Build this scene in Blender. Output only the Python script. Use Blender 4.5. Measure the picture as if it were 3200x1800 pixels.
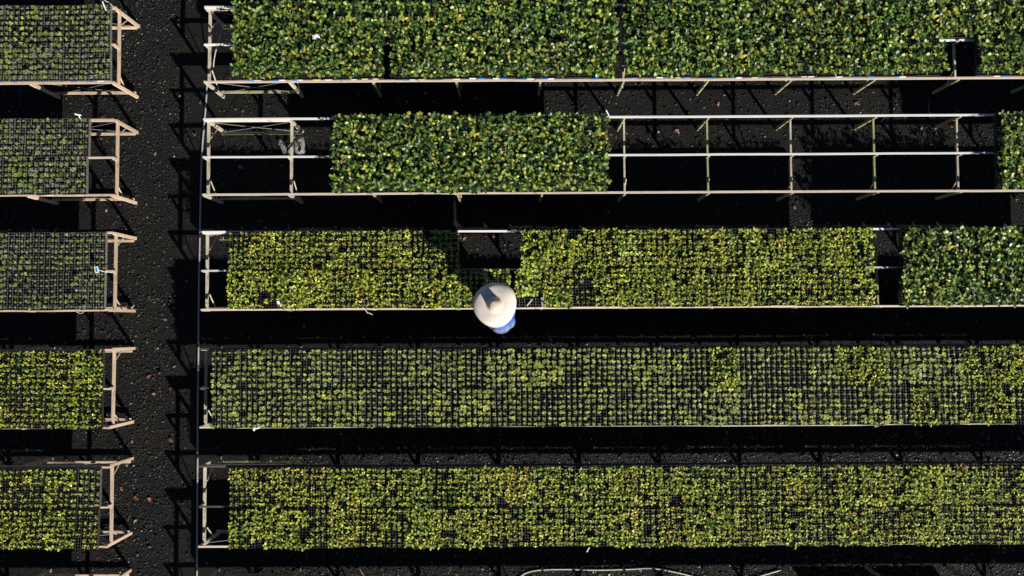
import bpy, math, random
import numpy as np
from mathutils import noise as mnoise
from mathutils import Vector, Matrix, Euler

# ---------------------------------------------------------------- clear, camera, light
for o in list(bpy.data.objects): bpy.data.objects.remove(o)
S = bpy.context.scene
COL = S.collection
CAM_H, FPX = 11.898, 2600.0
CAM_ROT = (0.0448880213, 0.00134232264, -0.00513692967)
cam_d = bpy.data.cameras.new("camera"); cam_d.lens = FPX / 3200 * 36.0; cam_d.sensor_width = 36.0
cam_d.clip_start = 0.1; cam_d.clip_end = 2000
cam = bpy.data.objects.new("camera", cam_d); COL.objects.link(cam)
cam.location = (0, 0, CAM_H); cam.rotation_euler = CAM_ROT
S.camera = cam
S.render.resolution_x, S.render.resolution_y = 1024, 576

KX, KY = -1.04, 1.54                                  # shadow run per metre of height
SUN = Vector((-KX, -KY, 1.0)).normalized()
w = bpy.data.worlds.new("World"); S.world = w; w.use_nodes = True
nt = w.node_tree; nt.nodes.clear()
sky = nt.nodes.new('ShaderNodeTexSky'); sky.sky_type = 'NISHITA'; sky.sun_disc = False
sky.altitude = 1800; sky.air_density = .65; sky.dust_density = .3
sky.sun_elevation = math.asin(SUN.z); sky.sun_rotation = math.atan2(SUN.x, SUN.y)
bg = nt.nodes.new('ShaderNodeBackground'); bg.inputs['Strength'].default_value = 0.05
out = nt.nodes.new('ShaderNodeOutputWorld')
nt.links.new(sky.outputs[0], bg.inputs[0]); nt.links.new(bg.outputs[0], out.inputs[0])
sl = bpy.data.lights.new("sun", 'SUN'); sl.energy = 5.0; sl.angle = math.radians(0.5); sl.color = (1.0, 0.95, 0.86)
so = bpy.data.objects.new("sun", sl); COL.objects.link(so)
so.rotation_euler = SUN.to_track_quat('Z', 'Y').to_euler(); so.location = (8, -12, 10)
S.view_settings.view_transform = 'Standard'; S.view_settings.look = 'None'
S.view_settings.exposure = 0.4; S.view_settings.gamma = 1.0

RNG = random.Random(11)
MR = Euler(CAM_ROT).to_matrix()
def at(px, py, z):
    """world point at height z seen at pixel (px,py) of the 3200x1800 photograph"""
    d = MR @ Vector(((px - 1600) / FPX, -(py - 900) / FPX, -1.0))
    t = (z - CAM_H) / d.z
    return Vector((d.x * t, d.y * t, z))
def atx(px, y, z):
    """world x for pixel column px on the line y, z"""
    a, b = at(px, 0, z), at(px, 1800, z)
    return a.x + (b.x - a.x) * (y - a.y) / (b.y - a.y)

# ---------------------------------------------------------------- materials
def mat(name):
    m = bpy.data.materials.new(name); m.use_nodes = True
    n = m.node_tree; return m, n, n.nodes['Principled BSDF'], n.nodes, n.links
def ramp(N, stops):
    r = N.new('ShaderNodeValToRGB'); e = r.color_ramp.elements
    while len(e) < len(stops): e.new(0.5)
    for i, (p, c) in enumerate(stops): e[i].position = p; e[i].color = (*c, 1)
    return r
def noise(N, L, scale, detail=4, rough=.6, stretch=None, coord='Object'):
    t = N.new('ShaderNodeTexCoord'); n = N.new('ShaderNodeTexNoise')
    n.inputs['Scale'].default_value = scale; n.inputs['Detail'].default_value = detail; n.inputs['Roughness'].default_value = rough
    if stretch:
        mp = N.new('ShaderNodeMapping'); mp.inputs['Scale'].default_value = stretch
        L.new(t.outputs[coord], mp.inputs[0]); L.new(mp.outputs[0], n.inputs[0])
    else: L.new(t.outputs[coord], n.inputs[0])
    return n
def plain(name, col, rough=.6, var=.25, scale=30, bump=0):
    m, nt_, P, N, L = mat(name)
    n = noise(N, L, scale)
    r = ramp(N, [(.3, [c * (1 - var) for c in col]), (.7, [min(1, c * (1 + var)) for c in col])])
    L.new(n.outputs[0], r.inputs[0]); L.new(r.outputs[0], P.inputs['Base Color'])
    P.inputs['Roughness'].default_value = rough
    if bump:
        b = N.new('ShaderNodeBump'); b.inputs['Strength'].default_value = bump; b.inputs['Distance'].default_value = .01
        L.new(n.outputs[0], b.inputs['Height']); L.new(b.outputs[0], P.inputs['Normal'])
    return m
def wood(name, a, b, stain, amount, axis):
    st = {'x': (3, 60, 60), 'y': (60, 3, 60), 'z': (60, 60, 3)}[axis]
    m, nt_, P, N, L = mat(name)
    g = noise(N, L, 1.0, 5, .65, st)
    r = ramp(N, [(.3, a), (.7, b)]); L.new(g.outputs[0], r.inputs[0])
    k = noise(N, L, 5.0, 5, .7)
    kr = ramp(N, [(1 - amount - .06, (0, 0, 0)), (1 - amount + .1, (1, 1, 1))]); L.new(k.outputs[0], kr.inputs[0])
    mx = N.new('ShaderNodeMix'); mx.data_type = 'RGBA'
    L.new(kr.outputs[0], mx.inputs[0]); L.new(r.outputs[0], mx.inputs[6]); mx.inputs[7].default_value = (*stain, 1)
    oi = N.new('ShaderNodeObjectInfo'); hv = N.new('ShaderNodeHueSaturation')
    mr = N.new('ShaderNodeMapRange'); mr.inputs[3].default_value = .8; mr.inputs[4].default_value = 1.15
    L.new(oi.outputs['Random'], mr.inputs[0]); L.new(mr.outputs[0], hv.inputs['Value'])
    L.new(mx.outputs[2], hv.inputs['Color']); L.new(hv.outputs[0], P.inputs['Base Color'])
    P.inputs['Roughness'].default_value = .75
    bp = N.new('ShaderNodeBump'); bp.inputs['Strength'].default_value = .35; bp.inputs['Distance'].default_value = .004
    L.new(g.outputs[0], bp.inputs['Height']); L.new(bp.outputs[0], P.inputs['Normal'])
    return m
TAN_A, TAN_B = (.52, .37, .25), (.78, .60, .45)
W = {}
for ax in 'xyz':
    W['tan' + ax] = wood('tan_wood_' + ax, TAN_A, TAN_B, (.22, .14, .08), .38, ax)
    W['moss' + ax] = wood('mossy_wood_' + ax, (.26, .25, .11), (.42, .40, .22), (.16, .13, .07), .4, ax)
    W['pale' + ax] = wood('whitewashed_wood_' + ax, (.70, .68, .66), (.86, .84, .82), (.45, .40, .34), .30, ax)
    W['pink' + ax] = wood('pinkish_wood_' + ax, (.58, .47, .38), (.80, .68, .57), (.28, .20, .14), .36, ax)
    W['grey' + ax] = wood('weathered_wood_' + ax, (.44, .39, .30), (.62, .56, .45), (.22, .18, .12), .4, ax)
W['darkx'] = wood('shade_dark_wood_x', (.06, .06, .06), (.12, .115, .11), (.20, .19, .17), .3, 'x')  # rail shade of the lower rows put into the wood colour
M_wire = plain('galvanised_wire', (.36, .35, .32), .45)
M_pvc = plain('grey_white_pipe', (.34, .35, .36), .45, .15, 8)
M_hose = plain('cream_hose', (.55, .54, .50), .5, .2, 20)
M_white = plain('white_plastic', (.78, .78, .76), .4, .08)
M_blue = plain('blue_plastic', (.02, .20, .62), .4, .1)
M_yell = plain('yellow_plastic', (.72, .62, .22), .4, .1)
M_cream = plain('cream_plastic', (.76, .70, .58), .45, .1)
M_soil_shade = plain('black_soil_and_hole_shade', (.008, .007, .006), .95, .5, 120)  # also painted on the cell walls, as the shade inside them
M_black = plain('black_rubber', (.012, .012, .013), .5)

def tray_mat(name, k):
    m, nt_, P, N, L = mat(name)
    n = noise(N, L, 40, 5, .7)
    r = ramp(N, [(.35, [.03 * k] * 3), (.58, [.085 * k] * 3), (.76, [.20 * k, .20 * k, .195 * k])])
    L.new(n.outputs[0], r.inputs[0])
    oi = N.new('ShaderNodeObjectInfo'); hv = N.new('ShaderNodeHueSaturation')
    mr = N.new('ShaderNodeMapRange'); mr.inputs[3].default_value = .55; mr.inputs[4].default_value = 1.2
    L.new(oi.outputs['Random'], mr.inputs[0]); L.new(mr.outputs[0], hv.inputs['Value'])
    L.new(r.outputs[0], hv.inputs['Color']); L.new(hv.outputs[0], P.inputs['Base Color'])
    P.inputs['Roughness'].default_value = .5
    return m
M_tray = tray_mat('worn_black_plastic', 1.9); M_tray_dusty = tray_mat('dusty_black_plastic', 3.0); M_tray_dark = tray_mat('soil_and_shade_plastic', .5); M_tray_mid = tray_mat('shade_grey_plastic', 1.1)  # dark and mid tones carry painted plant shade on the rims

def leaf_mat(name, rough, spec, transl, sat=1.0, val=1.0):
    m, nt_, P, N, L = mat(name)
    a = N.new('ShaderNodeAttribute'); a.attribute_name = 'tint'
    oi = N.new('ShaderNodeObjectInfo'); hv = N.new('ShaderNodeHueSaturation')
    mr = N.new('ShaderNodeMapRange'); mr.inputs[3].default_value = .82 * val; mr.inputs[4].default_value = 1.18 * val
    mh = N.new('ShaderNodeMapRange'); mh.inputs[3].default_value = .488; mh.inputs[4].default_value = .512
    sc = N.new('ShaderNodeMath'); sc.operation = 'MULTIPLY'; sc.inputs[1].default_value = 7.31
    fr = N.new('ShaderNodeMath'); fr.operation = 'FRACT'
    L.new(oi.outputs['Random'], mr.inputs[0]); L.new(oi.outputs['Random'], sc.inputs[0]); L.new(sc.outputs[0], fr.inputs[0])
    L.new(fr.outputs[0], mh.inputs[0]); L.new(mh.outputs[0], hv.inputs['Hue'])
    L.new(mr.outputs[0], hv.inputs['Value']); hv.inputs['Saturation'].default_value = sat
    L.new(a.outputs['Color'], hv.inputs['Color']); L.new(hv.outputs[0], P.inputs['Base Color'])
    P.inputs['Roughness'].default_value = rough
    P.inputs['Specular IOR Level'].default_value = spec
    tb = N.new('ShaderNodeBsdfTranslucent'); L.new(hv.outputs[0], tb.inputs['Color'])
    ms = N.new('ShaderNodeMixShader'); ms.inputs[0].default_value = transl
    o = N['Material Output']
    L.new(P.outputs[0], ms.inputs[1]); L.new(tb.outputs[0], ms.inputs[2]); L.new(ms.outputs[0], o.inputs['Surface'])
    return m
M_leafA = leaf_mat('glossy_leaf', .42, .55, .05)
M_leafB = leaf_mat('young_leaf', .5, .32, .06)
M_leafC = leaf_mat('pale_cotyledon', .55, .28, .05)
M_dry = leaf_mat('dry_leaf', .7, .2, .15)

# ---------------------------------------------------------------- mesh helpers
class MB:
    def __init__(s): s.v = []; s.f = []; s.c = []
    def add(s, vs, fs):
        b = len(s.v); s.v += [tuple(v) for v in vs]; s.f += [tuple(i + b for i in f) for f in fs]
    def box(s, c, d, rot=None):
        x, y, z = d[0] / 2, d[1] / 2, d[2] / 2
        vs = [Vector((i, j, k)) for i in (-x, x) for j in (-y, y) for k in (-z, z)]
        if rot: vs = [rot @ v for v in vs]
        s.add([v + Vector(c) for v in vs], [(0, 1, 3, 2), (4, 6, 7, 5), (0, 4, 5, 1), (2, 3, 7, 6), (0, 2, 6, 4), (1, 5, 7, 3)])
    def bar(s, a, b, wd, hd):
        a, b = Vector(a), Vector(b); d = b - a
        q = d.to_track_quat('X', 'Z').to_matrix()
        s.box((a + b) / 2, (d.length, wd, hd), q)
    def tube(s, pts, r, n=8):
        pts = [Vector(p) for p in pts]; base = len(s.v); rings = []
        for i, p in enumerate(pts):
            d = (pts[min(i + 1, len(pts) - 1)] - pts[max(i - 1, 0)]).normalized()
            u = d.orthogonal().normalized() if abs(d.z) > .9 else d.cross(Vector((0, 0, 1))).normalized()
            v = d.cross(u); rr = r[i] if isinstance(r, (list, tuple)) else r
            rings.append([p + (u * math.cos(t) + v * math.sin(t)) * rr for t in [2 * math.pi * k / n for k in range(n)]])
        vs = [v for g in rings for v in g]; fs = []
        for i in range(len(pts) - 1):
            for k in range(n):
                fs.append((i * n + k, i * n + (k + 1) % n, (i + 1) * n + (k + 1) % n, (i + 1) * n + k))
        fs.append(tuple(range(n))); fs.append(tuple((len(pts) - 1) * n + k for k in reversed(range(n))))
        s.add(vs, fs)
    def sphere(s, c, r, n=12, m=8, rot=None):
        vs = []; fs = []
        for i in range(m + 1):
            th = math.pi * i / m
            for k in range(n):
                ph = 2 * math.pi * k / n
                v = Vector((r[0] * math.sin(th) * math.cos(ph), r[1] * math.sin(th) * math.sin(ph), r[2] * math.cos(th)))
                vs.append((rot @ v if rot else v) + Vector(c))
        for i in range(m):
            for k in range(n):
                fs.append((i * n + k, (i + 1) * n + k, (i + 1) * n + (k + 1) % n, i * n + (k + 1) % n))
        s.add(vs, fs)
    def mesh(s, name, m, smooth=False):
        me = bpy.data.meshes.new(name); me.from_pydata(s.v, [], s.f); me.materials.append(m)
        if smooth: me.polygons.foreach_set('use_smooth', [True] * len(me.polygons))
        me.update(); return me
def link(name, data, parent=None, loc=(0, 0, 0), rot=(0, 0, 0)):
    o = bpy.data.objects.new(name, data); COL.objects.link(o)
    o.location = loc; o.rotation_euler = rot
    if parent: o.parent = parent
    return o
def tag(o, label=None, cat=None, group=None, kind=None):
    if label: o['label'] = label
    if cat: o['category'] = cat
    if group: o['group'] = group
    if kind: o['kind'] = kind
    return o
def smoothpath(P, n=6):
    P = [Vector(p) for p in P]; outp = []
    for i in range(len(P) - 1):
        p0, p1, p2, p3 = P[max(i - 1, 0)], P[i], P[i + 1], P[min(i + 2, len(P) - 1)]
        for k in range(n):
            t = k / n
            outp.append(.5 * ((2 * p1) + (p2 - p0) * t + (2 * p0 - 5 * p1 + 4 * p2 - p3) * t * t + (3 * p1 - p0 - 3 * p2 + p3) * t ** 3))
    return outp + [P[-1]]

# ---------------------------------------------------------------- ground
def ground_mat():
    m, nt_, P, N, L = mat('black_ground')
    a = noise(N, L, .9, 6, .65); b = noise(N, L, 55, 4, .7)
    r = ramp(N, [(.38, (.006, .0062, .0062)), (.55, (.0085, .008, .0072)), (.72, (.017, .0135, .010))])
    L.new(a.outputs[0], r.inputs[0])
    r2 = ramp(N, [(.35, (.55, .55, .55)), (.72, (1.5, 1.5, 1.5))]); L.new(b.outputs[0], r2.inputs[0])
    mx = N.new('ShaderNodeMix'); mx.data_type = 'RGBA'; mx.blend_type = 'MULTIPLY'; mx.inputs[0].default_value = 1
    L.new(r.outputs[0], mx.inputs[6]); L.new(r2.outputs[0], mx.inputs[7]); L.new(mx.outputs[2], P.inputs['Base Color'])
    P.inputs['Roughness'].default_value = .8; P.inputs['Specular IOR Level'].default_value = .25
    bp = N.new('ShaderNodeBump'); bp.inputs['Strength'].default_value = .5; bp.inputs['Distance'].default_value = .01
    L.new(b.outputs[0], bp.inputs['Height']); L.new(bp.outputs[0], P.inputs['Normal'])
    return m
g = MB(); g.add([(-400, -400, 0), (400, -400, 0), (400, 400, 0), (-400, 400, 0)], [(0, 1, 2, 3)])
tag(link('ground', g.mesh('ground', ground_mat())), kind='structure', label='black bare ground under and between the benches')

def gravel():
    rs = np.random.default_rng(5)
    n = 330000
    x = rs.uniform(-7.5, 7.5, n); y = rs.uniform(-3.75, 4.95, n)
    # patchy cover: thick along the path, thinner elsewhere
    f = .5 + .25 * (np.sin(x * 1.7 + 2 * np.sin(y * .9)) + np.sin(y * 2.3 + 1.5 * np.sin(x * 1.1 + 1)))
    path = np.exp(-((x + 5.35 + .12 * np.sin(y * 1.3)) / .45) ** 2)
    edge = np.exp(-((x + 4.45) / .22) ** 2)
    low = 1 / (1 + np.exp((y + 1.1) / .25)) / (1 + np.exp(-(x + 3.3) / .3))
    keep = rs.uniform(0, 1, n) < np.clip(.22 + .42 * f + .6 * path - .5 * edge + .6 * low, .06, 1)
    x, y, low = x[keep], y[keep], low[keep]; n = len(x)
    ico = np.array([(0, 0, 1), (0, 0, -1), (1, 0, 0), (-1, 0, 0), (0, 1, 0), (0, -1, 0)], float)
    ico = np.vstack([ico, np.array([(a, b, c) for a in (-.62, .62) for b in (-.62, .62) for c in (-.62, .62)])])
    tri = []
    import itertools
    for sx in (0, 1):
        for sy in (0, 1):
            for sz in (0, 1):
                X = 2 + (0 if sx else 1); Y = 4 + (0 if sy else 1); Z = 0 if sz else 1
                C = 6 + sx * 4 + sy * 2 + sz
                t = [(X, Y, C), (Y, Z, C), (Z, X, C)]
                flip = (sx + sy + sz) % 2 == 0
                tri += [q[::-1] if flip else q for q in t]
    tri = np.array(tri); nv = len(ico)
    size = rs.lognormal(math.log(.0068), .42, n)
    sc = np.stack([size * rs.uniform(.7, 1.5, n), size * rs.uniform(.7, 1.2, n), size * rs.uniform(.45, .8, n)], 1)
    v = ico[None] * (1 + rs.uniform(-.22, .22, (n, nv, 1))) * sc[:, None, :]
    an = rs.uniform(0, 6.28, n); ca, sa = np.cos(an), np.sin(an)
    tl = rs.uniform(-.5, .5, n); ct, st = np.cos(tl), np.sin(tl)
    vx = v[..., 0] * ct[:, None] - v[..., 2] * st[:, None]; vz = v[..., 0] * st[:, None] + v[..., 2] * ct[:, None]; vy = v[..., 1]
    V = np.stack([vx * ca[:, None] - vy * sa[:, None] + x[:, None], vx * sa[:, None] + vy * ca[:, None] + y[:, None], vz + sc[:, 2:3] * .55], 2)
    F = (tri[None] + (np.arange(n) * nv)[:, None, None]).reshape(-1, 3)
    me = bpy.data.meshes.new('gravel')
    me.vertices.add(n * nv); me.vertices.foreach_set('co', V.ravel())
    me.loops.add(F.size); me.loops.foreach_set('vertex_index', F.ravel().astype(np.int32))
    me.polygons.add(len(F)); me.polygons.foreach_set('loop_start', (np.arange(len(F)) * 3).astype(np.int32))
    me.update()
    tone = rs.lognormal(math.log(.0135), .7, n); big = rs.uniform(0, 1, n)
    tone = np.where(big > .955 + .045 * np.sin(x * 3.1 + 2 * np.sin(y * 2.2)) * np.sin(y * 2.7), rs.lognormal(math.log(.10), .6, n), np.clip(tone, .006, .14))
    tone = tone * (1 + 1.1 * low * np.clip((x + 6) / 8, .3, 1.6))
    hue = rs.uniform(-.1, .1, n) + .03 - .03 * low
    c = np.stack([tone * (1 + hue), tone * 1.0, tone * (1 - hue), np.ones(n)], 1)
    at_ = me.attributes.new('tint', 'FLOAT_COLOR', 'POINT'); at_.data.foreach_set('color', np.repeat(c, nv, 0).astype(np.float32).ravel())
    m, nt_, P, N, L = mat('wet_black_gravel')
    a = N.new('ShaderNodeAttribute'); a.attribute_name = 'tint'; L.new(a.outputs['Color'], P.inputs['Base Color'])
    P.inputs['Roughness'].default_value = .45; P.inputs['Specular IOR Level'].default_value = .3
    me.materials.append(m)
    tag(link('gravel', me), kind='stuff', label='loose dark gravel strewn over the path and alleys')
gravel()

# ---------------------------------------------------------------- benches
LEGX0, PITCH = -4.165, 1.139
# name : (front y, middle y, back y)
ROWS = {1: (3.325, 3.842, 4.358), 2: (1.785, 2.294, 2.812), 3: (.232, .755, 1.272), 4: (-1.338, -.820, -.299), 5: (-2.906, -2.387, -1.853), 6: (-4.475, -3.955, -3.425)}
BZ, CZ = .75, .61
BNAME = {('R', 1): 'top right bench', ('R', 2): 'half-empty right bench', ('R', 3): "hatted worker's bench", ('R', 4): 'fourth right bench', ('R', 5): 'bottom right bench',
         ('L', 1): 'top left bench', ('L', 2): 'second left bench', ('L', 3): 'middle left bench', ('L', 4): 'fourth left bench', ('L', 5): 'bottom left bench'}
BLABEL = {('R', 1): 'long timber bench at the top right, packed with tall dark leafy plants',
          ('R', 2): 'long half-empty timber bench with bare white rails either side of one leafy block',
          ('R', 3): 'long timber bench at which the worker in the straw hat stands',
          ('R', 4): 'long timber bench below the worker, fully covered with small pale seedlings',
          ('R', 5): 'long timber bench at the bottom right, full of yellow-green seedlings',
          ('R', 6): 'timber bench below the bottom right one, only its low sill and legs in view',
          ('L', 1): 'tan timber bench end at the top left with blue tags along its front',
          ('L', 2): 'tan timber bench end at the left with the widest gap beyond its trays',
          ('L', 3): 'tan timber bench end in the middle left, beside the blue plant tag',
          ('L', 4): 'tan timber bench end second from the bottom on the left',
          ('L', 5): 'tan timber bench end lowest fully in view on the left',
          ('L', 6): 'timber bench at the bottom left corner, only its low sill and legs in view'}
_leg = {}
def shared(key, fn):
    if key not in _leg: _leg[key] = fn()
    return _leg[key]
def boxmesh(name, d, m, off=(0, 0, 0)):
    b = MB(); b.box(off, d); return b.mesh(name, m)

def rail(name, L_, wd, h, m, root, loc, rg):
    """a rail made of boards laid end to end, each a little out of line and bowed"""
    b = MB(); n = max(2, round(L_ / .57)); vs = []; off = sag = 0.0
    for i in range(n + 1):
        x = -L_ / 2 + L_ * i / n
        if i % 4 == 0: off = rg.gauss(0, .0025)
        dy = off + rg.gauss(0, .0012); dz = -abs(rg.gauss(0, .0015)); t = wd * rg.uniform(.94, 1.04)
        vs += [(x, dy - t / 2, dz - h / 2), (x, dy + t / 2, dz - h / 2), (x, dy + t / 2, dz + h / 2), (x, dy - t / 2, dz + h / 2)]
    fs = [(0, 1, 2, 3), (4 * n + 3, 4 * n + 2, 4 * n + 1, 4 * n)]
    for i in range(n):
        for k in range(4): fs.append((4 * i + k, 4 * i + 4 + k, 4 * i + 4 + (k + 1) % 4, 4 * i + (k + 1) % 4))
    b.add(vs, fs); link(name, b.mesh(name, m), root, loc)
def bench(side, r):
    yf, ym, yb = ROWS[r]; wdt = yb - yf; mid = ym - yf
    sgn = 1 if side == 'R' else -1
    x0 = LEGX0 if side == 'R' else -5.415
    nfr = 12 if side == 'R' else 3
    length = (nfr - 1) * PITCH + .25
    root = link('propagation_bench', None, loc=(x0, yf, 0))
    tag(root, BLABEL[(side, r)], 'bench', 'timber plant benches')
    pre = {'R': 'R', 'L': 'L'}[side]
    xa, xb = (-.02, length) if side == 'R' else (-length, .02)
    cx, L_ = (xa + xb) / 2, xb - xa
    fm = W['pinkx'] if side == 'R' else W['tanx']
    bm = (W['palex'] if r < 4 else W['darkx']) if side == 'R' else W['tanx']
    rg_ = random.Random(r * 3 + (1 if side == 'R' else 2))
    hb = .026 if side == 'R' else .075
    rail('front_rail', L_, .025, .034, fm, root, (cx, 0, BZ - .017), rg_)
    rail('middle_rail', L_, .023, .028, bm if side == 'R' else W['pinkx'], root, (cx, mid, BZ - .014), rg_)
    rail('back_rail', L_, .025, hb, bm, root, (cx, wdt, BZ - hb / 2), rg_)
    if side == 'R':
        d = MB(); d.box((0, 0, 0), (1.17, .03, .075)); link('rail_board', d.mesh('rail_board', W['pinkx']), root, (.565, wdt - .003, BZ - .069))
    rr = random.Random(r * 7 + (0 if side == 'R' else 50))
    for k in range(nfr):
        x = sgn * k * PITCH
        moss = side == 'R' and k > 1 and r != 5
        lm = W['mossz'] if moss else (W['tanz'] if side == 'L' else W['greyz'])
        cm = W['mossy'] if (moss and k % 2 == 0) else (W['tany'] if side == 'L' else W['greyy'])
        sz = .025 if moss else .034
        legm = shared(('leg', moss, side), lambda: boxmesh('leg', (sz, .04, .70), lm))
        for y, dz in ((.0, .0), (wdt, 0)):
            sy = .037 * (1 if y == 0 else -1)                 # legs stand just inside the rails
            h = BZ - .004
            o = link('leg', legm, root, (x + rr.uniform(-.008, .008), y + (0 if y == 0 else 0), (BZ - (.0385 if y == 0 else (.0325 if side == 'R' else .0775))) / 2), (rr.uniform(-.012, .012), rr.uniform(-.012, .012), 0))
            o.scale.z = (BZ - (.0385 if y == 0 else (.0325 if side == 'R' else .0775))) / .70
        cb = shared(('cross', moss, side, round(wdt, 2), k % 2), lambda: boxmesh('crossbar', (.024 if moss else .032, wdt - .044, .036), cm))
        link('crossbar', cb, root, (x + .003, wdt / 2, CZ - .018), (0, 0, rr.uniform(-.006, .006)))
        st = shared(('stub', moss, side), lambda: boxmesh('stub', (.034, .036, .098), lm))
        link('stub', st, root, (x, mid, CZ + .049))
        # thin struts from the cross bar down to the legs
        b = MB(); b.bar((x + sgn * .030, .22, CZ - .03), (x + sgn * .030, .012, .30), .012, .012)
        link('strut', b.mesh('strut', W['greyz'] if side == 'R' else W['tanz']), root)
        if side == 'L' or k < 2:
            b = MB(); b.bar((x + sgn * .030, wdt - .22, CZ - .03), (x + sgn * .030, wdt - .012, .30), .011, .011)
            link('strut', b.mesh('strut', W['greyz'] if side == 'R' else W['tanz']), root)
    for y in (0, wdt):                                        # low sill between the first two legs
        yy = y + (.042 if y == 0 else -.042)
        b = MB(); b.box((0, 0, 0), (PITCH + .02, .030, .04))
        link('sill', b.mesh('sill', W['mossx'] if side == 'R' else W['tanx']), root, (sgn * PITCH / 2, yy, .085))
        for (za, zb, q) in ((.66, .10, 0), (.10, .66, 1)):    # crossed bracing wires of the end bay
            o_ = (.024 + .005 * q) * (1 if y == 0 else -1)
            b = MB(); b.tube([(sgn * .03, y + o_, za), (sgn * PITCH * .5, y + o_, (za + zb) / 2 - .012), (sgn * (PITCH - .03), y + o_, zb)], (.0022 if side == 'L' else .003), 5)
            link('bracing_wire', b.mesh('bracing_wire', M_wire), root)
    if (side, r) == ('R', 6):                                 # unseen sheet added to shade the ground, hung from the front rail
        b = MB(); vs = []; n = 40
        for i in range(n + 1):
            for j in range(5): vs.append((8.80 + 2.0 * i / n, -.020 + .012 * math.sin(i * .9) * j / 4, BZ - .04 - .40 * j / 4))
        b.add(vs, [(i * 5 + j, (i + 1) * 5 + j, (i + 1) * 5 + j + 1, i * 5 + j + 1) for i in range(n) for j in range(4)])
        o = link('added_shade_sheet', b.mesh('added_shade_sheet', M_black, True), root); sd = o.modifiers.new('thickness', 'SOLIDIFY'); sd.thickness = .003
    return root
for r in range(1, 7):
    bench('R', r); bench('L', r)

# ---------------------------------------------------------------- seedling trays
TW, TL, TH = .326, .514, .078
NXC, NYC = 9, 14
PXC, PYC = TW / NXC, TL / NYC
def cell_tray():
    b = MB(); dark = []; shade_rims = []; oct_ = [(math.cos(a), math.sin(a)) for a in [math.pi / 4 * k for k in range(8)]]
    outer = [(1, 0), (1, 1), (0, 1), (-1, 1), (-1, 0), (-1, -1), (0, -1), (1, -1)]
    for i in range(NXC):
        for j in range(NYC):
            cx = -TW / 2 + (i + .5) * PXC; cy = -TL / 2 + (j + .5) * PYC
            vs = [(cx + u * PXC / 2, cy + v * PYC / 2, 0) for u, v in outer]
            vs += [(cx + u * PXC * .487, cy + v * PYC * .487, 0) for u, v in oct_]
            vs += [(cx + u * PXC * .43, cy + v * PYC * .43, -.03) for u, v in oct_]
            fs = []
            for k in range(8):
                l = (k + 1) % 8
                lit_rim = (k in (7, 0) and i % 2 == 0) or (k in (3, 4) and i % 2 == 1)  # alternate column rims painted brighter, as the sunlit lines
                if not lit_rim: shade_rims.append(len(b.f) + len(fs))  # plant shade painted onto the other rims as darker plastic
                fs.append((k, l, 8 + l, 8 + k)); dark.append(len(b.f) + len(fs)); fs.append((8 + k, 8 + l, 16 + l, 16 + k))
            b.add(vs, fs)
    x, y, h = TW / 2, TL / 2, TH
    x2, y2 = x - .012, y - .012
    b.add([(-x, -y, 0), (x, -y, 0), (x, y, 0), (-x, y, 0), (-x2, -y2, -h), (x2, -y2, -h), (x2, y2, -h), (-x2, y2, -h)],
          [(0, 4, 5, 1), (1, 5, 6, 2), (2, 6, 7, 3), (3, 7, 4, 0)])
    me = b.mesh('cell_tray', M_tray); me.materials.append(M_soil_shade); me.materials.append(M_tray_dark)
    for i in dark: me.polygons[i].material_index = 1  # cell walls coloured soil black so the holes look shaded
    for i in shade_rims: me.polygons[i].material_index = 2
    s = MB(); s.add([(-x + .01, -y + .01, 0), (x - .01, -y + .01, 0), (x - .01, y - .01, 0), (-x + .01, y - .01, 0)], [(0, 1, 2, 3)])
    return me, s.mesh('potting_soil', M_soil_shade)
ME_TRAY, ME_SOIL = cell_tray()
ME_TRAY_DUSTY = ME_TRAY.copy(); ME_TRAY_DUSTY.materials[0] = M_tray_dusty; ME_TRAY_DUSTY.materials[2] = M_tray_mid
ME_TRAY_DARK = ME_TRAY.copy(); ME_TRAY_DARK.materials[0] = M_tray_dark

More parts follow.
